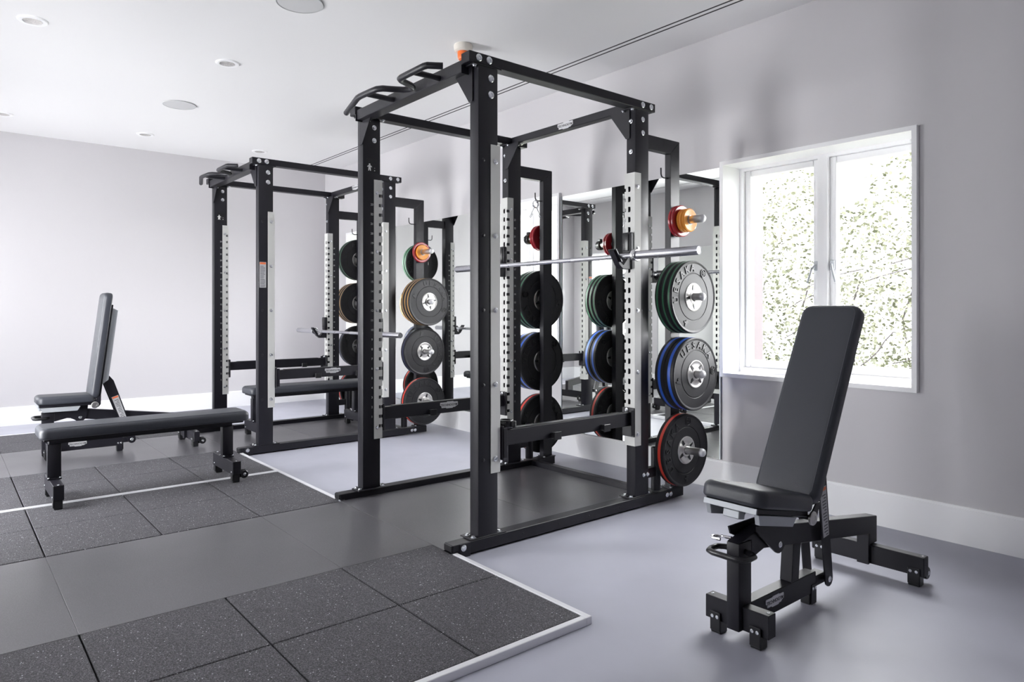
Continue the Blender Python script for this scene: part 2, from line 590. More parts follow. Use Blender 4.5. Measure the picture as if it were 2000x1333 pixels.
added_glazed_doors()

# ------------------------------------------------------------------ mirrors
def wall_mirror(x0, x1, y, d, label):
    z0, z1 = 0.197, 2.118
    r = thing('wall_mirror', label, 'mirror', ((x0 + x1) / 2, y, z0), 'large unframed mirrors between the windows')
    off = tuple(r.location)
    ya, yb = (y - .001, y - .009) if d > 0 else (y + .001, y + .009)
    MB().box(x0 + .008, x1 - .008, ya, yb, z0, z1).build('mirror_pane', 'mirror', r, off, 0)
    for a, b in ((x0, x0 + .008), (x1 - .008, x1)):
        MB().box(a, b, ya, yb + (-.004 if d > 0 else .004), z0, z1).build('edge_strip', 'silver', r, off, 0)
wall_mirror(*MIR[0], WY, 1, 'tall wall mirror beside the window on the right, behind the nearer power rack')
wall_mirror(*MIR[1], WY, 1, 'tall wall mirror behind the farther power rack, left of the middle window')
wall_mirror(-6.895, -5.80, OY, -1, 'tall mirror on the opposite wall, seen only as a reflection, far from the camera')

# ------------------------------------------------------------------ ceiling fittings
def downlight(x, y, label):
    r = thing('recessed_downlight', label, 'light', (x, y, CEIL), 'recessed round downlights')
    off = tuple(r.location)
    MB().lathe([(.052, 0), (.052, -.004), (.056, -.009), (.078, -.009), (.083, -.004), (.083, 0)], off, 'z', 40, False).build('trim_ring', 'gloss_white', r, off)
    MB().lathe([(.052, -.0075), (.046, -.002), (.030, -.0012), (.012, -.0008)], off, 'z', 40, True).build('reflector', 'reflector', r, off)
for x, y, l in ((-5.28, .455, 'round recessed downlight at the top left, nearest the camera'),
                (-5.28, 1.64, 'round recessed downlight between the two round ceiling speakers, above the left rack'),
                (-7.96, .456, 'round recessed downlight cut by the left edge of the picture'),
                (-7.95, 1.645, 'round recessed downlight near the far wall, left of the farther rack'),
                (-7.97, 2.83, 'round recessed downlight directly above the farther rack, close to the far wall')):
    downlight(x, y, l)
for x, y, l in ((-6.61, 1.64, 'flat round grey ceiling speaker left of the nearer rack'), (-3.97, 1.647, 'flat round grey ceiling speaker cut by the top edge of the picture')):
    r = thing('ceiling_speaker', l, 'speaker', (x, y, CEIL), 'round ceiling speakers')
    off = tuple(r.location)
    MB().lathe([(.128, 0), (.135, -.002), (.137, -.006), (.134, -.009), (.130, -.008)], off, 'z', 48, False).build('speaker_rim', 'grille', r, off)
    MB().lathe([(.131, -.001), (.131, -.0065), (.10, -.0078), (.02, -.008)], off, 'z', 48, True).build('speaker_grille', 'grille', r, off)
r = thing('fire_alarm_sounder', 'cream and orange fire alarm sounder on the ceiling above the nearer rack', 'alarm', (-3.893, 2.777, CEIL))
off = tuple(r.location)
MB().lathe([(.062, 0), (.066, -.012), (.062, -.04), (.052, -.05)], off, 'z', 32, True).build('sounder_base', 'cream', r, off)
MB().lathe([(.040, -.050), (.040, -.085), (.034, -.100), (.015, -.106)], off, 'z', 32, True).build('beacon_lens', 'alarm', r, off)

# ------------------------------------------------------------------ lifting platforms
def platform(x1, cols, cx, label):
    """x1: outer edge on the camera side, cols: seams between the tile columns, cx: centre of the rack on it"""
    r = thing('lifting_platform', label, 'platform', (cx, 1.0, 0), 'low rubber lifting platforms')
    off = tuple(r.location)
    g = 0.0035
    zt = 0.030
    xe = cols[5] - .027
    rows = [1.862, 1.382, .882, .382, -.118, -.618]
    for c in (0, 1, 3, 4):
        ga = .0012 if c == 4 else (.0030 if c == 1 else .0045)
        gb = .0012 if c == 3 else (.0030 if c == 0 else (.0010 if c == 1 else .0045))
        for k in range(5):
            if c == 3:
                ga = .011
            MB().box(cols[c + 1] + gb, cols[c] - ga, rows[k + 1] + g, rows[k] - g, 0.001, zt, .0022).build('coarse_tile', 'coarse', r, off, 0)
    for y0, y1 in ((1.382, 1.862), (.382, 1.382), (-.618, .382)):
        MB().box(cols[3] + .0006, cols[2] - .0006, y0 + .0007, y1 - .0007, 0.001, zt, .0006).build('smooth_mat', 'mat', r, off, 0)
    # mat that carries on under the rack
    for y0, y1 in ((1.864, 2.62), (2.622, 3.388)):
        MB().box(cx - .556, cx + .556, y0, y1, 0.001, zt, .001).build('rack_mat', 'mat', r, off, 0)
    MB().box(cols[5], cols[0], rows[5], rows[0], .0005, .012).build('tile_underlay', 'slot', r, off, 0)
    for q in ((cols[0], x1, -.645, 1.862), (cx + .630, x1, 1.862, 1.889), (xe, cx - .630, 1.862, 1.889), (xe, cols[5], -.645, 1.862)):
        MB().box(*q, 0, .031, .002).build('edge_trim', 'aluminium', r, off, 0)
    return r
platform(-1.820, [-1.847, -2.365, -2.868, -3.870, -4.412, -4.880], -3.3285, 'dark rubber lifting platform with pale metal edging in the foreground, under the nearer rack')
platform(-4.908, [-4.930, -5.410, -5.890, -6.900, -7.390, -7.870], -6.325, 'dark rubber lifting platform with pale metal edging under the farther rack and the left benches')

# ------------------------------------------------------------------ power racks
RY = 2.65
def bolt_mesh():
    mb = MB()
    mb.lathe([(.0155, 0), (.0155, .002), (.0135, .003)], (0, 0, 0), 'x', 20, True)
    hexa = [(.0105 * math.cos(PI / 3 * i), .0105 * math.sin(PI / 3 * i)) for i in range(6)]
    mb.prism(hexa, 'x', .003, .010, .0012)
    o = mb.build('bolt', 'zinc')
    me = o.data
    bpy.data.objects.remove(o)
    return me
BOLT = bolt_mesh()
def bolt(parent, loc, axis=(1, 0, 0), scale=1.0, off=(0, 0, 0), name='bolt', me=None):
    o = bpy.data.objects.new(name, me or BOLT)
    C.objects.link(o)
    o.parent = parent
    o.location = Vector(loc) - Vector(off)
    o.rotation_euler = Vector((1, 0, 0)).rotation_difference(Vector(axis)).to_euler()
    o.scale = (scale,) * 3
    return o
def flat_bolt_mesh():
    mb = MB().lathe([(.016, 0), (.016, .003), (.013, .0055), (.007, .006), (.006, .003)], (0, 0, 0), 'x', 20, True)
    o = mb.build('bolt', 'zinc')
    me = o.data
    bpy.data.objects.remove(o)
    return me
FLAT = flat_bolt_mesh()
def dark_bolt_mesh():
    mb = MB().lathe([(.009, 0), (.008, .003), (.004, .0045)], (0, 0, 0), 'x', 14, True)
    o = mb.build('bolt', 'black')
    me = o.data
    bpy.data.objects.remove(o)
    return me
DARK = dark_bolt_mesh()

HZ0, PITCH = 0.455, 0.06
def hole_channel(x_in, x_out, y_post, dy, side, root, off):
    """pale U channel with keyed slots wrapped round the inner face of an upright.
    x_in: face towards the rack centre, x_out: outer face, y_post: post face it covers, dy: direction into the rack"""
    s = 1 if x_out > x_in else -1
    t = .004
    yf = y_post + dy * .012
    ye = y_post - dy * .045
    z0, z1 = .376, 1.992
    mb = MB()
    ui = x_in - s * t
    uo = x_out + s * t
    ex = lambda u: ui + s * u
    W = abs(uo - ui)
    mb.box(uo - s * t, uo, ye, yf, z0, z1)                       # outer flange, plain
    mb.box(ex(.010), ex(.022), yf - dy * t, yf, z0, z1)
    mb.box(ex(.046), uo - s * t, yf - dy * t, yf, z0, z1)
    mb.box(ui, ui + s * t, ye, yf - dy * .024, z0, z1)            # inner flange, solid strip
    zs = []
    z = z0
    for k in range(25):
        hz = HZ0 + PITCH * k
        zs.append((z, hz - .015))
        z = hz + .017
    zs.append((z, z1))
    for a, b in zs:
        a2 = a - .008 if a > z0 + .01 else a
        b2 = b + .004 if b < z1 - .01 else b
        mb.box(ui, ex(.010), yf - dy * t, yf, a2, b2)
        mb.box(ui, ui + s * t, yf - dy * .024, yf - dy * t, a2, b2)
        mb.box(ex(.022), ex(.046), yf - dy * t, yf, a, b)
        for e, (ca, cb) in ((a, (0, 1)), (b, (0, -1))):          # rounded slot ends
            if abs(e - z0) < .001 or abs(e - z1) < .001:
                continue
            for q, w in ((.003, .0035), (.0055, .0015)):
                mb.box(ex(.022), ex(.022 + w), yf - dy * t, yf, e - cb * q, e)
                mb.box(ex(.046 - w), ex(.046), yf - dy * t, yf, e - cb * q, e)
    for k in range(25):                                          # hook of the key slot
        hz = HZ0 + PITCH * k
        mb.box(ex(.022), ex(.027), yf - dy * t, yf, hz - .015, hz + .017)
    return mb.build('hole_channel', 'plate', root, off, 0)

def make_rack(cx, label):
    root = thing('power_rack', label, 'rack', (cx, RY, 0), 'matt black power racks')
    off = tuple(root.location)
    A, B = .5585, .6285
    X = lambda s, a: cx + s * a
    for s in (1, -1):
        x0, x1 = X(s, A), X(s, B)
        mb = MB().prism([(1.866, .034), (1.897, .034), (1.897, .010), (3.630, .010), (3.630, .067), (1.866, .067)], 'x', min(x0, x1), max(x0, x1), .002)
        mb.build('base_rail', 'black', root, off, 0)
        mb = MB().box(x1 - s * .0, x1 + s * .004, 1.905, 1.965, .0005, .066, .001)
        mb.build('levelling_plate', 'black', root, off, 0)
        MB().box(x0 + s * .004, x1 - s * .004, 1.859, 1.866, .036, .065, .002).build('end_cap', 'cap', root, off, 0)
        for y in (2.075, 3.230):
            front = y < 2.5
            MB().box(x0 - s * .026, x1 + s * .000, y - .10, y + .115, .0675, .0745, .0015).build('foot_plate', 'black', root, off, 0)
            MB().box(x0, x1, y - .060, y + .060, .075, 2.369, .004, 2).build('upright', 'black', root, off, 40)
            MB().box(x0 - s * .02, x1, y - .085, y + .085, 2.3695, 2.3765, .0015).build('head_plate', 'black', root, off, 0)
            for dx in (.012, -.0):
                pass
            for yy in (y - .078, y + .078):
                bolt(root, (x1 - s * .018, yy, .0750), (0, 0, 1), .9, off)
                bolt(root, (x0 + s * .004, yy, .0750), (0, 0, 1), .9, off)
            bolt(root, (x1 - s * .015, y - .072, 2.3685), (0, 0, -1), .9, off)
            bolt(root, (x0 - s * .012, y + (.072 if front else -.072), 2.3685), (0, 0, -1), .9, off)
        MB().box(x0, x1, 1.962, 3.353, 2.377, 2.428, .003).build('side_beam', 'black', root, off, 0)
        for y in (1.966, 3.349):
            pass
        # channels on the faces that look into the rack
        hole_channel(x0, x1, 2.135, 1, s, root, off)
        hole_channel(x0, x1, 3.170, -1, s, root, off)
        for k in range(5):
            z = 1.91 - k * .366
            bolt(root, (X(s, B + .004), 2.118, z), (s, 0, 0), .85, off)
            bolt(root, (X(s, B + .004), 3.185, z), (s, 0, 0), .85, off)
            bolt(root, (X(s, A - .004), 2.110, z), (-s, 0, 0), .7, off)
            bolt(root, (X(s, A - .004), 3.196, z), (-s, 0, 0), .7, off)
            bolt(root, (X(s, B), 2.045, z), (s, 0, 0), 1.1, off, me=DARK)
        for y in (2.045, 2.108):
            bolt(root, (x1, y - .035 + .008, 2.402), (s, 0, 0), 1.15, off, me=FLAT)
        for y in (3.235, 3.312):
            bolt(root, (x1, y, 2.402), (s, 0, 0), 1.1, off, me=FLAT)
        for z in (2.315, 2.235):
            bolt(root, (x1, 2.092, z), (s, 0, 0), 1.15, off, me=FLAT)
            bolt(root, (x1, 3.235, z), (s, 0, 0), 1.0, off, me=FLAT)
            bolt(root, (x0, 2.092, z), (-s, 0, 0), 1.0, off)
        for z in (2.30, 2.12):
            bolt(root, ((x0 + x1) / 2, 3.170, z), (0, -1, 0), .9, off)
        for y in (1.925,):
            bolt(root, (X(s, B + .004), y, .046), (s, 0, 0), 1.0, off)
        for y in (3.465, 3.500):
            bolt(root, (x1, y, .040), (s, 0, 0), .95, off, me=FLAT)
        for y in (2.30, 2.55, 2.78, 3.03):
            bolt(root, (x1, y, .038), (s, 0, 0), .55, off, me=DARK)
        for y in (3.245, 3.280):
            bolt(root, (x1, y, .195), (s, 0, 0), .8, off)
        # gusset plates under the corners
        for (yy, d) in ((2.015, -1),):
            g = MB().prism([(yy, 2.369), (yy, 2.195), (yy - .115, 2.330), (yy - .115, 2.369)], 'x', min(x0 + s * .018, x0 + s * .022), max(x0 + s * .018, x0 + s * .022) + 0, 0)
            pass
            g.bm.free()
        gx = [x0, x0 - s * .105, x0 - s * .105, x0 - s * .0]
        g = MB().prism([(2.368, x0 + s * .03), (2.368, x0 - s * .11), (2.345, x0 - s * .11), (2.20, x0), (2.20, x0 + s * .03)], 'y', 2.008, 2.014)
        g.build('gusset', 'black', root, off, 0)
        g = MB().prism([(2.375, x0 + s * .03), (2.375, x0 - s * .12), (2.355, x0 - s * .12), (2.20, x0), (2.20, x0 + s * .03)], 'y', 3.163, 3.169)
        g.build('gusset', 'black', root, off, 0)
        for dx in (.045, .09):
            bolt(root, (x0 - s * dx, 3.22, 2.372), (0, 0, -1), .9, off)
        bolt(root, (x0 - s * .05, 2.03, 2.3425), (0, 0, -1), .9, off)
        # plate storage behind the rear upright
        sx0, sx1 = X(s, .5685), X(s, .6135)
        mb = MB().prism([(3.291, 2.155), (3.521, 2.155), (3.609, 2.240), (3.291, 2.240)], 'x', min(sx0, sx1), max(sx0, sx1), .0015)
        mb.build('storage_arm', 'black', root, off, 0)
        mb = MB().prism([(3.521, .0675), (3.609, .0675), (3.609, 2.2385), (3.521, 2.1535)], 'x', min(sx0, sx1), max(sx0, sx1), .0015)
        mb.build('storage_post', 'black', root, off, 0)
        MB().box(X(s, .545), X(s, .6285), 3.505, 3.625, .0675, .074, .001).build('storage_foot', 'black', root, off, 0)
        bolt(root, (X(s, .62), 3.512, .074), (0, 0, 1), .7, off)
        bolt(root, (X(s, .552), 3.512, .074), (0, 0, 1), .7, off)
        for z in (.315, .790, 1.261, 1.735):
            mb = MB()
            c = (X(s, .6135), 3.565, z)
            prof = [(.034, 0), (.034, .006), (.0245, .0065), (.0245, .195)]
            mb.lathe([(r_, s * h) for r_, h in prof], c, 'x', 24, True)
            peg = mb.build('storage_peg', 'brushed', root, off)
            mb = MB().lathe([(r_, s * h) for r_, h in [(.0248, .1945), (.0248, .203), (.022, .212), (.014, .219), (.004, .221)]], c, 'x', 24, True)
            mb.build('peg_cap', 'capsilver', peg, (0, 0, 0)).location = tuple(-Vector(off))
        # little hook
        hx = X(s, .5895)
        mb = MB().tube([(hx, 3.522, 2.005), (hx, 3.480, 2.003), (hx, 3.462, 2.010), (hx, 3.456, 2.025), (hx, 3.455, 2.062)], .0045, 8)
        mb.build('accessory_hook', 'black', root, off)
        # upright bar holder
        bx = X(s, .5935)
        mb = MB().box(bx - .022, bx + .022, 3.2905, 3.375, .165, .222, .002)
        mb.build('holder_bracket', 'black', root, off, 0)
        mb = MB().lathe([(.024, .0750), (.029, .0752), (.029, .335), (.0235, .337), (.0235, .30)], (bx, 3.40, 0), 'z', 28, False)
        mb.build('bar_holder', 'black', root, off)
    # cross members
    xa, xb = X(-1, A), X(1, A)
    MB().box(xa + .001, xb - .001, 1.972, 2.050, 2.343, 2.404, .003).build('front_cross_beam', 'black', root, off, 0)
    for s in (1, -1):
        MB().box(X(s, A) - s * .006, X(s, A) , 1.964, 2.060, 2.335, 2.376, .001).build('beam_flange', 'black', root, off, 0)
    MB().box(xa + .001, xb - .001, 3.196, 3.256, 2.378, 2.427, .003).build('rear_cross_beam', 'black', root, off, 0)
    MB().box(xa + .001, xb - .001, 3.392, 3.442, .012, .064, .002).build('rear_base_rail', 'black', root, off, 0)
    badge(root, (cx + .006, 3.1955, 2.402), (1, 0, 0), (0, 0, 1), .145, off)
    # multi grip pull-up bar
    q = -3.3285
    P = [(-2.813, 1.885), (-2.852, 1.822), (-2.875, 1.815), (-3.080, 1.815), (-3.108, 1.820), (-3.125, 1.838), (-3.145, 1.880), (-3.160, 1.915), (-3.180, 1.938), (-3.215, 1.946), (-3.250, 1.925), (-3.280, 1.870), (-3.300, 1.828), (-3.330, 1.808), (-3.380, 1.803), (-3.500, 1.798), (-3.540, 1.802), (-3.848, 1.885)]
    mb = MB().tube([(x - q + cx, y, 2.362) for x, y in P], .0165, 16)
    mb.build('pull_up_bar', 'black', root, off)
    for x in (-2.975, -3.440):
        mb = MB().cyl((x - q + cx, 1.973, 2.362), (x - q + cx, 1.812, 2.362), .0150, 16)
        mb.build('grip_strut', 'black', root, off)
    # printed scales beside the slots
    for s in (1, -1):
        fx = X(s, A) - s * .0006
        for yb_, flip in ((2.077, 0), (3.232, 0)):
            mb = MB()
            u = (0, 1, 0) if s < 0 else (0, -1, 0)
            for k in range(23):
                m_ = frame((fx, yb_, HZ0 + PITCH * k + .06), u, (0, 0, 1))
                mb.mesh(text_mesh(str(k + 1), .019), m_)
            o = mb.build('number_scale', 'white_ink', root, off, 0)
            o['label'] = 'white printed height numbers'
    # pictogram near the top of the far front upright
    fx = X(-1, A) + .0006
    y0, z0 = 2.060, 2.060
    MB().box(fx - .0006, fx, y0 - .018, y0 + .052, z0 - .022, z0 + .060).build('pictogram_panel', 'cap', root, off, 0)
    mb = MB()
    mb.lathe([(.0055, 0), (.0055, .0006)], (fx, y0, z0 + .024), 'x', 12, True)
    yz = [(-.004, -.016), (-.010, -.016), (-.008, 0), (-.007, .010), (-.016, .006), (-.017, .010), (-.008, .018), (.008, .018), (.017, .010), (.016, .006), (.007, .010), (.008, 0), (.010, -.016), (.004, -.016), (0, -.003)]
    mb.prism([(y0 + a, z0 + b) for a, b in yz], 'x', fx, fx + .0006)
    mb.lathe([(.003, 0), (.003, .0006)], (fx, y0 + .035, z0 - .012), 'x', 10, True)
    mb.lathe([(.002, 0), (.002, .0006)], (fx, y0 + .035, z0 + .004), 'x', 10, True)
    o = mb.build('pictogram', 'white_ink', root, off, 0)
    o['label'] = 'white figure pictogram'
    return root

CX1, CX2 = -3.3285, -6.325
rack1 = make_rack(CX1, 'nearer matt black power rack in the middle of the picture, beside the foreground bench')
rack2 = copy_tree(rack1)
rack2.location = (CX2, RY, 0)
rack2['label'] = 'farther matt black power rack on the left, with a flat bench standing inside it'

def sticker(parent, fx, y0, y1, z0, z1, off, nx=1, name='warning_label'):
    t = .0012 * nx
    o = MB().box(fx, fx + t, y0, y1, z0, z1).build(name, 'sticker', parent, off, 0)
    o['label'] = 'pale safety label with an orange heading'
    MB().box(fx + t, fx + t * 1.5, y0 + .003, y1 - .003, z1 - (z1 - z0) * .09, z1 - .003).build('label_heading', 'orange_ink', o, off, 0)
    mb = MB()
    n = 16
    rnd = random.Random(4)
    for i in range(n):
        z = z0 + (z1 - z0) * (.04 + .84 * i / n)
        mb.box(fx + t, fx + t * 1.4, y0 + .006, y1 - .006 - rnd.random() * (y1 - y0) * .3, z, z + (z1 - z0) * .018)
    mb.build('label_print', 'ink', o, off, 0)
    return o
for o in kids(rack2):                                 # the label covers this head
    if o.data is DARK and abs(o.location.x - .6285) < .001 and abs(o.location.z - 1.544) < .01 and o.location.y < 0:
        bpy.data.objects.remove(o)
sticker(rack2, CX2 + .6290, 2.022, 2.076, 1.365, 1.575, tuple(rack2.location))

# ------------------------------------------------------------------ weight plates
def rim_plate(name, th, band):
    """rubber bumper plate about the origin, axis x, thickness from 0 to th"""
    root = bpy.data.objects.new(name, None)
    root.empty_display_size = .05
    C.objects.link(root)
    R = .2235
    mb = MB()
    prof = [(.086, .004), (.140, .004), (.1425, .0065), (.146, .0065), (.1485, .004), (.206, .004), (.212, .001), (.218, .0), (R, .006)]
    back = [(r_, th - h) for r_, h in reversed(prof)]
    mid0, mid1 = th * .36, th * .64
    mb.lathe(prof + [(R, mid0), (R, mid1)] + back, (0, 0, 0), 'x', 96, True)
    disc = mb
    disc.mi = 1
    mb = MB().lathe([(R - .004, mid0 - .0005), (R + .0006, mid0), (R + .0006, mid1), (R - .004, mid1 + .0005)], (0, 0, 0), 'x', 96, False)
    o = mb.build('colour_band', band, root)
    o['label'] = 'coloured stripe round the rim'
    for sgn, x in ((1, th), (-1, 0)):
        mb = MB()
        k = sgn
        mb.lathe([(.0855, x - k * .008), (.0855, x - k * .001), (.080, x + k * .001), (.076, x - k * .001), (.050, x - k * .004), (.040, x + k * .001), (.036, x + k * .003), (.0275, x + k * .003), (.0275, x - k * .006)], (0, 0, 0), 'x', 48, False)
        hub = mb.build('steel_hub', 'brushed', root)
        mb = MB()
        for j in range(4):
            a0 = PI / 4 + j * PI / 2
            pts = []
            for (rr, da) in ((.037, -.30), (.075, -.06), (.075, .06), (.037, .30)):
                pts.append((rr * math.cos(a0 + da), rr * math.sin(a0 + da)))
            mb.prism(pts, 'x', x - k * .0030, x + k * .0004)
        mb.build('hub_recess', 'cap', hub, smooth=0)
        # raised lettering belongs to the rubber
        mb = disc
        word = 'UESAKA'
        for i, ch in enumerate(word):
            a = math.radians(46 - i * 18.4)
            rr = .176
            if sgn > 0:
                up = Vector((0, math.sin(-a), math.cos(a)))
                right = Vector((0, math.cos(a), math.sin(a)))
                pos = Vector((x - .0025, -math.sin(a) * rr, math.cos(a) * rr))
            else:
                up = Vector((0, math.sin(a), math.cos(a)))
                right = Vector((0, -math.cos(a), math.sin(a)))
                pos = Vector((x + .0025, math.sin(a) * rr, math.cos(a) * rr))
            mb.mesh(text_mesh(ch, .060, .0028, .02), frame(pos, right, up))
        num = {'green': '10', 'blue': '20', 'navy': '20', 'red': '25', 'yellow': '15'}[band]
        def polar(deg, rr=.177):
            """frame standing outward at an angle from the top, seen from this face"""
            a = math.radians(deg)
            return frame((x - k * .0025, -k * math.sin(a) * rr, math.cos(a) * rr), (0, k * math.cos(a), math.sin(a)), (0, -k * math.sin(a), math.cos(a)))
        f = polar(-83)
        mb.mesh(text_mesh(num, .032, .0028, .02), f)
        c0 = f @ Vector((0, 0, 0))
        mb.lathe([(.0225, c0.x - .0028), (.0225, c0.x + .0028), (.0255, c0.x + .0028), (.0255, c0.x - .0028)], (0, c0.y, c0.z), 'x', 28, False)
        # makers mark: small stepped peak
        g = polar(103)
        tri = [(-.022, -.018), (-.006, .020), (.004, .020), (.004, .004), (.016, .004), (.020, -.006), (.006, -.006), (.004, -.018)]
        t2 = MB().prism(tri, 'z', -.0028, .0028)
        me = bpy.data.meshes.new('mark')
        t2.bm.to_mesh(me)
        t2.bm.free()
        mb.mesh(me, g)
    disc.build('rubber_disc', ['rubber', 'letter'], root, smooth=20)
    return root

def small_plate(name, rad, th, col):
    root = bpy.data.objects.new(name, None)
    C.objects.link(root)
    prof = [(.0262, .003), (.034, .0), (rad * .72, .002), (rad * .78, .0), (rad - .006, 0), (rad, .005), (rad, th - .005), (rad - .006, th), (rad * .78, th), (rad * .72, th - .002), (.034, th), (.0262, th - .003)]
    mb = MB().lathe(prof, (0, 0, 0), 'x', 64, False)
    mb.lathe([(.0262, .003), (.0262, th - .003)], (0, 0, 0), 'x', 64, False)
    mb.build('painted_disc', col, root)
    MB().lathe([(.0305, .0008), (.0285, -.0006), (.0262, .0002), (.0262, th - .0002), (.0285, th + .0006), (.0305, th - .0008)], (0, 0, 0), 'x', 40, False).build('bore_ring', 'brushed', root)
    return root

TH = {'green': .042, 'blue': .071, 'navy': .072, 'red': .072, 'yellow': .050}
PROTO = {}
def put_plate(kind, x, z, rot, label, group, s):
    """x: side nearest the rack post, s: direction the stack grows"""
    small = kind in ('crimson', 'orange')
    if kind not in PROTO:
        if small:
            PROTO[kind] = [small_plate('small_weight_plate', .098 if kind == 'crimson' else .072, .021 if kind == 'crimson' else .019, kind), False]
        else:
            PROTO[kind] = [rim_plate('bumper_plate', TH[kind], kind), False]
    base, used = PROTO[kind]
    if not used:
        o = base
        PROTO[kind][1] = True
    else:
        o = copy_tree(base)
    o.location = (x, 3.565, z)
    o.rotation_euler = (rot if s > 0 else -rot, 0, 0) if s > 0 else (rot, 0, PI)
    tag(o, label, 'weight plate', group)
    return o

ORD = {1: ['alone on its peg'], 2: ['inner of the pair', 'outer of the pair'], 3: ['innermost of three', 'middle one of three', 'outermost of three']}
CN = {'green': 'green', 'blue': 'blue', 'navy': 'navy', 'red': 'red', 'yellow': 'ochre'}
def stack(cx, s, z, seq, where, gname, rots):
    x = cx + s * .6285
    if all(k in ('crimson', 'orange') for k in seq):
        counts = {k: seq.count(k) for k in seq}
        seen = {k: 0 for k in seq}
        for i, k in enumerate(seq):
            th = .021 if k == 'crimson' else .019
            n = counts[k]
            w = ORD[n][seen[k]] if n > 1 else ''
            seen[k] += 1
            put_plate(k, x, z - ((.0262 - .0245)), 0, ('small %s weight plate, %s%s' % (k, where, ', ' + w if w else '')), gname, s)
            x += s * (th + .0008)
        return x
    n = len(seq)
    for i, k in enumerate(seq):
        put_plate(k, x, z - .002, math.radians(rots[i % len(rots)]), 'bumper plate with %s stripe on %s, %s' % (CN[k], where, ORD[n][i]), gname, s)
        x += s * (TH[k] + .0006)
    return x

Z = [.315, .790, 1.261, 1.735]
near1 = 'camera side of the nearer rack'
far1 = 'far side of the nearer rack'
near2 = 'camera side of the farther rack'
far2 = 'far side of the farther rack'
stack(CX1, 1, Z[0], ['red'], near1, 'red plates', [77])
stack(CX1, 1, Z[1], ['blue', 'blue'], near1, 'blue plates on the nearer rack', [20, -2])
stack(CX1, 1, Z[2], ['green'] * 3, near1, 'green plates on the nearer rack', [10, 100, 50])
xe1 = stack(CX1, 1, Z[3], ['crimson', 'crimson', 'orange', 'orange', 'orange'], near1, 'small plates on the nearer rack', [0])
stack(CX1, -1, Z[0], ['red'], far1, 'red plates', [40])
stack(CX1, -1, Z[1], ['blue', 'blue'], far1, 'blue plates on the nearer rack', [-40, 60])
stack(CX1, -1, Z[2], ['green'] * 3, far1, 'green plates on the nearer rack', [200, 90, 40])
xe2 = stack(CX1, -1, Z[3], ['crimson', 'crimson', 'orange'], far1, 'small plates on the nearer rack', [0])
stack(CX2, 1, Z[0], ['red'], near2, 'red plates', [24])
stack(CX2, 1, Z[1], ['navy'], near2, 'navy plates on the farther rack', [-92])
stack(CX2, 1, Z[2], ['yellow'] * 3, near2, 'ochre plates on the farther rack', [80, 10, -32])
stack(CX2, 1, Z[3], ['crimson', 'orange'], near2, 'small plates on the farther rack', [0])
stack(CX2, -1, Z[0], ['red'], far2, 'red plates', [120])
stack(CX2, -1, Z[1], ['navy'], far2, 'navy plates on the farther rack', [40])
stack(CX2, -1, Z[2], ['yellow'] * 3, far2, 'ochre plates on the farther rack', [80, 10, -22])
stack(CX2, -1, Z[3], ['green'] * 2, far2, 'green plates on the farther rack', [80, 10])

# ------------------------------------------------------------------ collars
def lock_collar(loc, axis, label):
    r = thing('barbell_collar', label, 'collar', loc, 'black plastic barbell collars')
    mb = MB().lathe([(.0262, -.020), (.038, -.020), (.040, -.016), (.040, .016), (.038, .020), (.0262, .020), (.0262, -.020)], (0, 0, 0), 'x', 24, False)
    mb.build('collar_ring', 'cap', r)
    MB().box(-.016, .016, -.016, .014, .036, .056, .004).build('locking_lever', 'cap', r, smooth=0)
    MB().box(-.013, .013, -.047, -.030, -.012, .020, .003).build('hinge_block', 'cap', r, smooth=0)
    if axis == 'z':
        r.rotation_euler = (0, PI / 2, .5)
    return r
lock_collar((CX1 - .788, 3.565, Z[3] - .0015), 'x', 'black clamp collar on a top plate peg, far side of the nearer rack')

r = thing('spring_collar', 'chrome wire spring collar hanging from the hook on the nearer rack', 'collar', (X0 := CX1 - .5895, 3.459, 2.0))
mb = MB()
pts = []
for i in range(60):
    a = 2 * PI * i / 22
    pts.append((.002 * (i / 60) - .008 + .016 * i / 60, .027 * math.sin(a), -.024 + .027 * math.cos(a)))
mb.tube(pts, .0026, 6)
mb.build('spring_coil', 'chrome', r)
for s in (1, -1):
    mb = MB().tube([(0, s * .012, -.048), (0, s * .034, -.085), (.0, s * .046, -.108), (0, s * .057, -.120), (0, s * .050, -.128), (0, s * .036, -.112), (0, s * .030, -.098)], .0026, 6)
    mb.build('squeeze_handle', 'chrome', r)

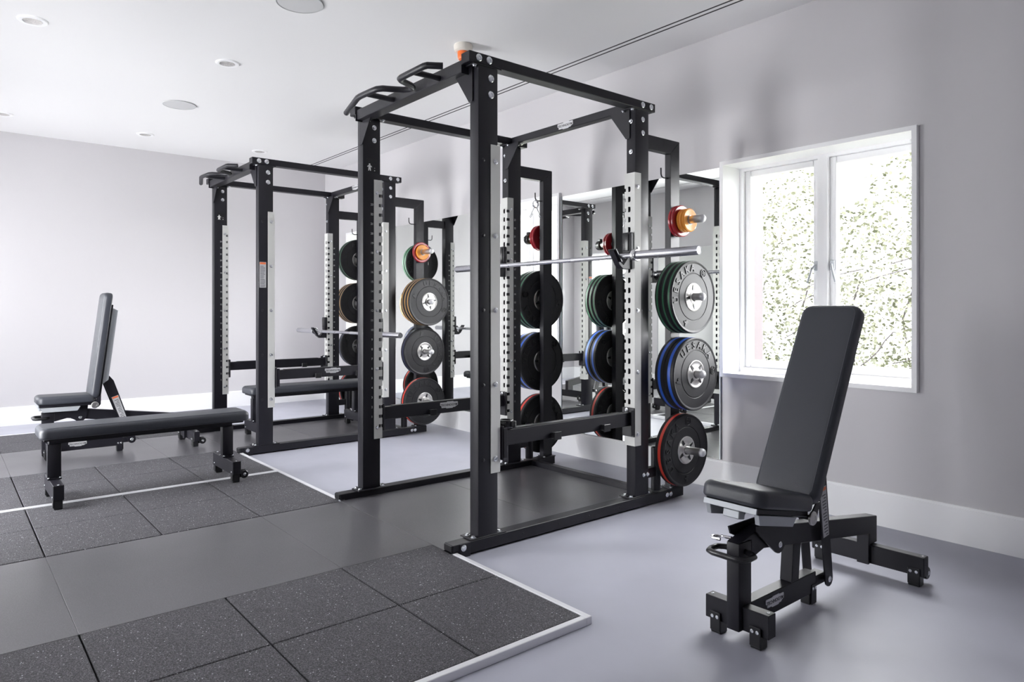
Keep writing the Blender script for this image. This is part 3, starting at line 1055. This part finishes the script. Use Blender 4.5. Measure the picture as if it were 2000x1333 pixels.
# ------------------------------------------------------------------ safety arms, bar hooks, barbells
def safety_arm(cx, s, z, label, badge_side):
    r = thing('safety_arm', label, 'safety bar', (cx + s * .5975, RY, z), 'safety arms between the uprights')
    off = tuple(r.location)
    xc = cx + s * .5975
    a, b = 2.158, 3.146
    MB().box(xc - .022, xc + .022, a + .006, b - .006, z - .040, z + .040, .003).build('arm_tube', 'black', r, off, 0)
    MB().box(xc - .020, xc + .020, a + .08, b - .08, z + .040, z + .044, .001).build('wear_strip', 'cap', r, off, 0)
    for y, d in ((a, 1), (b, -1)):
        mb = MB()
        mb.box(xc - .046, xc + .046, y - d * .004, y + d * .006, z - .105, z + .065, .002)
        mb.box(xc + s * .040, xc + s * .046, y - d * .0035, y + d * .028, z - .095, z + .055, .002)
        mb.build('end_bracket', 'black', r, off, 0)
        bolt(r, (xc - s * .008, y + d * .010, z + .052), (0, d, 0), .8, off)
    for y in (2.52, 2.90):
        mb = MB().box(xc + .022, xc + .052, y - .022, y + .022, z - .040, z - .006, .004)
        mb.box(xc + .052, xc + .058, y - .026, y + .026, z - .044, z - .002, .002)
        mb.build('band_peg', 'cap', r, off, 0)
    if badge_side:
        badge(r, (xc + .0223, 2.665, z + .012), (0, 1, 0), (0, 0, 1), .145, off)
    return r
safety_arm(CX1, 1, .538, 'black safety arm low on the camera side of the nearer rack', False)
safety_arm(CX1, -1, .526, 'black safety arm with a silver badge low on the far side of the nearer rack', True)
safety_arm(CX2, 1, .640, 'black safety arm with a silver badge on the camera side of the farther rack', True)
safety_arm(CX2, -1, .640, 'black safety arm low on the far side of the farther rack', False)
r = lock_collar((CX1 + .5975, 2.235, .5975), 'z', 'black clamp collar resting on the near end of the front safety arm')
r.location = (CX1 + .590, 2.215, .604)

def bar_hook(cx, s, z, label):
    """z: height of the bar centre"""
    xc = cx + s * .5935
    r = thing('bar_hook', label, 'bar holder', (xc, 3.15, z), 'bar hooks clipped into the channels')
    off = tuple(r.location)
    y = 3.157
    MB().box(xc - .034, xc + .034, y - .030, y - .001, z + .012, z + .145, .006, 2).build('hook_body', 'black', r, off, 40)
    MB().box(xc - .022, xc + .022, y - .037, y - .030, z + .035, z + .135, .005, 2).build('protective_pad', 'cap', r, off, 40)
    poly = [(y - .001, z + .012), (y - .030, z + .012), (y - .040, z - .012), (y - .075, z - .050), (y - .100, z - .036), (y - .150, z + .034), (y - .160, z + .030), (y - .108, z - .050), (y - .078, z - .072), (y - .030, z - .072), (y - .001, z - .072)]
    MB().prism(poly, 'x', xc - .020, xc + .020, .0015).build('cradle', 'black', r, off, 0)
    poly = [(y - .098, z - .030), (y - .149, z + .040), (y - .154, z + .038), (y - .103, z - .034)]
    MB().prism(poly, 'x', xc - .032, xc + .032).build('cradle_lip', 'cap', r, off, 0)
    return r
def barbell(cx, z, label, rot):
    y = 3.062
    r = thing('barbell', label, 'barbell', (cx, y, z), 'steel barbells')
    MB().lathe([(.0138, -.66), (.0138, .66)], (0, 0, 0), 'x', 20, True).build('shaft', 'barsteel', r)
    for s in (1, -1):
        MB().lathe([(.0144, s * .155), (.0144, s * .455)], (0, 0, 0), 'x', 20, True).build('knurled_grip', 'knurl', r)
        MB().lathe([(.0142, s * .455), (.0142, s * .465)], (0, 0, 0), 'x', 20, True).build('centre_mark', 'barsteel', r)
        MB().lathe([(.0144, s * .465), (.0144, s * .60)], (0, 0, 0), 'x', 20, True).build('knurled_grip', 'knurl', r)
        MB().lathe([(.016, s * .655), (.033, s * .657), (.036, s * .661), (.036, s * .680), (.033, s * .686), (.026, s * .686)], (0, 0, 0), 'x', 32, True).build('sleeve_collar', 'chrome', r)
        sl = MB().lathe([(.0248, s * .684), (.0248, s * 1.094), (.0225, s * 1.100), (.020, s * 1.100)], (0, 0, 0), 'x', 32, False).build('sleeve', 'barsteel', r)
        MB().lathe([(.0205, s * 1.098), (.0205, s * 1.0985)], (0, 0, 0), 'x', 32, True).build('end_disc', 'chrome', sl)
    return r
barbell(CX1 + .050, 1.492, 'long steel barbell resting at chest height in the nearer rack', 0)
bar_hook(CX1, 1, 1.492, 'black hook holding the right end of the higher barbell')
bar_hook(CX1, -1, 1.492, 'black hook holding the left end of the higher barbell')
barbell(CX2 + .004, .962, 'long steel barbell resting at waist height in the farther rack', 0)
bar_hook(CX2, 1, .962, 'black hook holding the right end of the lower barbell, in the farther rack')
bar_hook(CX2, -1, .962, 'black hook holding the left end of the lower barbell, in the farther rack')

# ------------------------------------------------------------------ benches
def foot(parent, x, y, w, off, z1=.05, face=-1):
    mb = MB()
    mb.box(x - w, x + w, y - .022, y + .022, 0, z1, .003)
    mb.box(x - w, x + w, y + face * .022, y + face * .027, .010, z1 + .028, .002)
    o = mb.build('rubber_foot', 'cap', parent, off, 0)
    return o
def wheel(parent, x, y, z, off):
    mb = MB().lathe([(.006, -.009), (.024, -.009), (.027, -.006), (.027, .006), (.024, .009), (.006, .009)], (x, y, z), 'x', 24, True)
    w = mb.build('transport_wheel', 'cap', parent, off)
    MB().box(x - .016, x - .012, y - .045, y + .012, z - .022, z + .030, .003).build('wheel_bracket', 'black', parent, off, 0)
    bolt(parent, (x + .010, y, z), (1, 0, 0), .6, off, me=FLAT)

def adjustable_bench(loc, tilt, back, label, detail):
    r = thing('adjustable_bench', label, 'bench', loc, 'adjustable weight benches')
    off = (0, 0, 0)
    h = .025
    MB().box(-.127, .127, -.010, .036, .045, .128, .002).build('front_crossbar', 'black', r, off, 0)
    for s in (1, -1):
        foot(r, s * .080, .006, .021, off)
        for dx in (-.010, .010):
            bolt(r, (s * .080 + dx, -.021, .062), (0, -1, 0), .42, off, me=FLAT)
        bolt(r, (s * .112, .013, .128), (0, 0, 1), .4, off, me=FLAT)
    MB().box(-h, h, -.030, .050, .042, .352, .003, 2).build('front_post', 'black', r, off, 40)
    m_ = MB().prism([(-.014, -.004), (.014, -.004), (0, .020)], 'z', .3522, .3527)
    m_.build('warning_triangle', 'yellow_ink', r, off, 0)
    mb = MB().tube([(-.026, .010, .318), (-.055, .004, .318), (-.074, -.012, .318), (-.076, -.050, .318), (-.068, -.074, .318), (-.045, -.084, .318), (.045, -.084, .318), (.068, -.074, .318), (.076, -.050, .318), (.074, -.012, .318), (.055, .004, .318), (.026, .010, .318)], .0105, 12)
    mb.build('carry_handle', 'cap', r, off)
    MB().box(-h, h, .0505, .520, .046, .128, .003).build('lower_rail', 'black', r, off, 0)
    badge(r, (h + .0003, .205, .094), (0, 1, 0), (0, 0, 1), .125, off)
    foot(r, 0, .500, .020, off, .045, 1)
    o = MB().box(h, h + .003, .480, .518, .004, .082, .001).build('foot_bracket', 'black', r, off, 0)
    for dy in (-.010, .010):
        bolt(r, (h + .003, .499 + dy, .066), (1, 0, 0), .42, off, me=FLAT)
    poly = [(-.030, .353), (.120, .386), (1.078, .247), (1.078, .129), (1.004, .129), (1.004, .178), (.135, .304), (.051, .284), (.051, .353)]
    poly = [(-.030, .3535), (.120, .386), (1.078, .247), (1.078, .129), (1.004, .129), (1.004, .178), (.135, .304), (.051, .284), (.0505, .3535)]
    MB().prism(poly, 'x', -h, h, .002).build('spine', 'black', r, off, 0)
    MB().prism([(.330, .128), (.385, .128), (.400, .268), (.345, .276)], 'x', -h, h, .002).build('support_strut', 'black', r, off, 0)
    MB().prism([(.990, .178), (1.003, .176), (1.003, .045), (.990, .045)], 'x', -h, h).build('mount_plate', 'black', r, off, 0)
    MB().box(-.245, .245, 1.010, 1.058, .045, .128, .003).build('rear_crossbar', 'black', r, off, 0)
    for s in (1, -1):
        foot(r, s * .205, 1.030, .024, off)
        for dx in (-.012, .012):
            bolt(r, (s * .205 + dx, 1.003, .064), (0, -1, 0), .42, off, me=FLAT)
        bolt(r, (s * .232, 1.034, .128), (0, 0, 1), .4, off, me=FLAT)
        wheel(r, s * .225, 1.085, .045, off)
    # seat, tilted about the hinge
    hy, hz = .310, .402
    T = Matrix.Translation((0, hy, hz)) @ Matrix.Rotation(-math.radians(tilt), 4, 'X') @ Matrix.Translation((0, -hy, -hz))
    mb = MB().cushion(-.127, .127, -.070, .315, .424, .486, .045, .026, .002)
    mb.xf(T).build('seat_pad', 'leather', r, off, 60)
    MB().box(-.104, .104, -.055, .300, .402, .4235, .003).xf(T).build('seat_base', 'black', r, off, 0)
    MB().box(-.106, .106, -.062, -.0555, .401, .421, .001).xf(T).build('seat_front_strip', 'silver', r, off, 0)
    for s in (1, -1):
        mb = MB().prism([(-.045, .400), (.215, .400), (.195, .366), (-.030, .366)], 'x', s * .088, s * .106, .001)
        mb.xf(T).build('seat_side_rail', 'silver', r, off, 0)
    MB().box(-.030, .036, -.050, -.012, .371, .3995, .003).xf(T).build('seat_catch', 'silver', r, off, 0)
    for s in (1, -1):
        fr = [(.195, .278), (.085, .362), (.070, .378), (.070, .398)] if s > 0 else [(.195, .278), (.060, .345), (.006, .370), (-.005, .398)]
        mb = MB().prism([(.275, .398), (.268, .330), (.256, .290), (.240, .275), (.222, .270), (.207, .272)] + fr, 'x', s * .030, s * .037, 0)
        mb.build('seat_bracket', 'black', r, off, 0)
        bolt(r, (s * .037, .222, .302), (s, 0, 0), .75, off, me=FLAT)
    mb = MB().tube([(-.037, .02, .350), (-.070, .02, .347), (-.090, .016, .346), (-.101, .004, .346), (-.100, -.012, .346), (-.088, -.020, .346), (-.060, -.016, .347)], .006, 8)
    mb.build('release_lever', 'chrome', r, off)
    # backrest
    a = math.radians(back)
    Bm = Matrix.Translation((0, hy, hz)) @ Matrix.Rotation(a, 4, 'X')
    mb = MB().cushion(-.127, .127, .046, .892, -.020, .040, .045, .026, .002)
    mb.xf(Bm).build('back_pad', 'leather', r, off, 60)
    sp = []
    for cxx, cyy, a0 in ((.127 - .052, .892 - .052, 0), (-.127 + .052, .892 - .052, 90), (-.127 + .052, .046 + .052, 180), (.127 - .052, .046 + .052, 270)):
        for q_ in range(6):
            t = math.radians(a0 + 18 * q_)
            sp.append((cxx + .034 * math.cos(t), cyy + .034 * math.sin(t), .0385))
    MB().tube(sp, .0011, 5, True).xf(Bm).build('back_seam', 'seam', r, off)
    MB().box(-.108, .108, .060, .800, -.034, -.021, .003).xf(Bm).build('back_plate', 'black', r, off, 0)
    for s in (1, -1):
        MB().prism([(.16, -.0345), (.775, -.0345), (.760, -.075), (.20, -.075)], 'x', s * .060, s * .085, .0015).xf(Bm).build('back_rail', 'silver', r, off, 0)
        MB().prism([(-.022, -.012), (-.012, .016), (.060, -.010), (.075, -.034), (.008, -.040), (-.014, -.028)], 'x', s * .109, s * .114).xf(Bm).build('hinge_plate', 'black', r, off, 0)
        hb = MB().lathe([(.026, s * .1145), (.026, s * .122), (.023, s * .125), (.012, s * .126), (.011, s * .123), (.004, s * .123)], (0, hy, hz), 'x', 32, True)
        hb.build('hinge_disc', 'brushed', r, off)
    MB().cyl((-.110, hy, hz), (.110, hy, hz), .010, 14).build('hinge_pin', 'black', r, off)
    # support arm: pivots low at the back of the lower rail
    py, pz = .584, .088
    tu = .30 if back < 70 else .235
    top = Bm @ Vector((0, tu, -.062))
    d = Vector((0, top.y - py, top.z - pz))
    L = d.length
    d.normalize()
    n = Vector((0, -d.z, d.y))
    def q2(u, v):
        return (py + d.y * u + n.y * v, pz + d.z * u + n.z * v)
    arc = [q2(-.030 * math.cos(t), .030 * math.sin(t)) for t in [math.radians(x_) for x_ in (-90, -60, -30, 0, 30, 60, 90)]]
    outline = arc + [q2(L - .03, .036), q2(L, .025), q2(L, -.012), q2(L - .06, -.034)]
    for s in (1, -1):
        MB().prism(outline, 'x', s * .0415, s * .0475).build('support_arm', 'black', r, off, 0)
        bolt(r, (s * .0475, py, pz), (s, 0, 0), .8, off, me=FLAT)
    MB().box(-h, h, .520, .600, .066, .108, .003).build('arm_pivot_block', 'black', r, off, 0)
    MB().cyl((-.041, py, pz), (.041, py, pz), .009, 12).build('pivot_pin', 'black', r, off)
    MB().cyl((-.084, top.y, top.z), (.084, top.y, top.z), .008, 12).build('slider_pin', 'black', r, off)
    # label on the arm
    LT = .385
    lab = MB().prism([q2(.18, -.022), q2(.18, .023), q2(LT, .026), q2(LT, -.025)], 'x', .0476, .0482)
    lo = lab.build('warning_label', 'sticker', r, off, 0)
    lo['label'] = 'pale safety label with an orange heading'
    MB().prism([q2(LT - .016, -.022), q2(LT - .016, .022), q2(LT - .003, .022), q2(LT - .003, -.022)], 'x', .0483, .0486).build('label_heading', 'orange_ink', lo, off, 0)
    mb = MB()
    nn = 14
    for i in range(nn):
        u = .186 + .175 * i / nn
        mb.prism([q2(u, -.016), q2(u, .014 if i % 4 else .002), q2(u + .004, .014 if i % 4 else .002), q2(u + .004, -.016)], 'x', .0483, .0485)
    mb.build('label_print', 'ink', lo, off, 0)
    return r
adjustable_bench((-1.403, 2.200, 0), 12.0, 61.7, 'adjustable bench with a leaning dark backrest on the grey floor below the window, right foreground', True)
adjustable_bench((-6.440, .640, .0305), 0.5, 83.0, 'adjustable bench with a nearly upright backrest behind the long flat bench, at the left', True)

def flat_bench(loc, label):
    r = thing('flat_bench', label, 'bench', loc, 'flat weight benches')
    off = (0, 0, 0)
    MB().cushion(-.135, .135, -.085, 1.115, .392, .458, .04, .028, .003).build('pad', 'leather', r, off, 60)
    sp = []
    for cxx, cyy, a0 in ((.135 - .052, 1.115 - .052, 0), (-.135 + .052, 1.115 - .052, 90), (-.135 + .052, -.085 + .052, 180), (.135 - .052, -.085 + .052, 270)):
        for q_ in range(6):
            t = math.radians(a0 + 18 * q_)
            sp.append((cxx + .034 * math.cos(t), cyy + .034 * math.sin(t), .4572))
    MB().tube(sp, .0011, 5, True).build('pad_seam', 'seam', r, off)
    MB().box(-.026, .026, -.030, 1.030, .350, .3785, .003).build('main_rail', 'black', r, off, 0)
    MB().box(-.100, .100, -.060, 1.080, .379, .3915, .002).build('pad_base', 'black', r, off, 0)
    for y in (.04, .36, .68, .98):
        bolt(r, (.070, y, .379), (0, 0, -1), .6, off, me=FLAT)
    for y in (0, 1.0):
        MB().box(-.027, .027, y - .035, y + .035, .150, .3495, .003, 2).build('leg', 'black', r, off, 40)
        MB().box(-.040, .040, y - .036, y + .036, .1405, .1495, .001).build('leg_flange', 'black', r, off, 0)
        for dx in (-.033, .033):
            for dy in (-.029, .029):
                bolt(r, (dx, y + dy, .1495), (0, 0, 1), .55, off)
        MB().box(-.215, .215, y - .028, y + .028, .052, .140, .003).build('crossbar', 'black', r, off, 0)
        for s in (1, -1):
            foot(r, s * .185, y, .020, off, .0515)
            bolt(r, (s * .200, y, .140), (0, 0, 1), .4, off, me=FLAT)
            bolt(r, (s * .185, y - .027, .068), (0, -1, 0), .45, off, me=FLAT)
            if y > .5:
                wheel(r, s * .190, y + .055, .045, off)
    return r
flat_bench((-4.945, .530, .0315), 'long flat dark grey bench across the platform edging at the left foreground')
flat_bench((-6.345, 2.215, .0305), 'flat dark grey bench standing inside the farther rack')

# ------------------------------------------------------------------ garden outside the window
rnd = random.Random(11)
sh = thing('garden_shrub', 'pale leafy shrub with thin dark twigs outside the window', 'shrub', (-3.1, 6.3, -.1), 'overexposed greenery outside')
off = tuple(sh.location)
mb = MB()
def leaf(c, size):
    d = Vector((rnd.uniform(-1, 1), rnd.uniform(-1, 1), rnd.uniform(-.8, .5))).normalized()
    e = d.cross(Vector((rnd.uniform(-1, 1), rnd.uniform(-1, 1), rnd.uniform(-1, 1)))).normalized()
    w = size * .42
    vs = [c, c + d * size * .35 + e * w * .8, c + d * size * .75 + e * w * .55, c + d * size, c + d * size * .7 - e * w * .6, c + d * size * .3 - e * w * .75]
    mb.bm.faces.new([mb.bm.verts.new(v) for v in vs])
for i in range(36000):
    y = rnd.uniform(5.7, 7.1)
    x = rnd.uniform(-5.3, -1.9)
    top = 2.45 + .25 * math.sin(x * 3.1 + 1) + .25 * math.sin(x * 7 + y * 3)
    z = -.1 + (top + .2) * rnd.random() ** 1.15
    if math.sin(x * 9 + z * 4) + math.sin(z * 8 - x * 5 + y * 4) < -.75:
        continue
    leaf(Vector((x, y, z)), rnd.uniform(.022, .052))
mb.build('foliage', 'leaf', sh, off, 0)
mb = MB()
for i in range(16):
    x = rnd.uniform(-4.3, -2.2)
    y = rnd.uniform(5.6, 6.3)
    z = rnd.uniform(.5, 1.6)
    a = rnd.uniform(.2, 1.2)
    pts = [(x, y, z)]
    for k in range(5):
        a += rnd.uniform(-.25, .25)
        l = pts[-1]
        pts.append((l[0] + .13 * math.cos(a), l[1] - .02, l[2] + .13 * math.sin(a) * .7))
    mb.tube(pts, .005, 5)
for i in range(5):
    x = -4.2 + i * .5
    mb.tube([(x, 6.9, -.1), (x + .1, 6.9, .6), (x + .05, 6.85, 1.1), (x + .2, 6.8, 1.5)], .010, 6)
mb.build('twigs', 'bark', sh, off)
struct('ground_outside', MB().box(WX0 - 6, WX1 + 6, WY + .301, WY + 16, -.25, -.1), 'lawn')
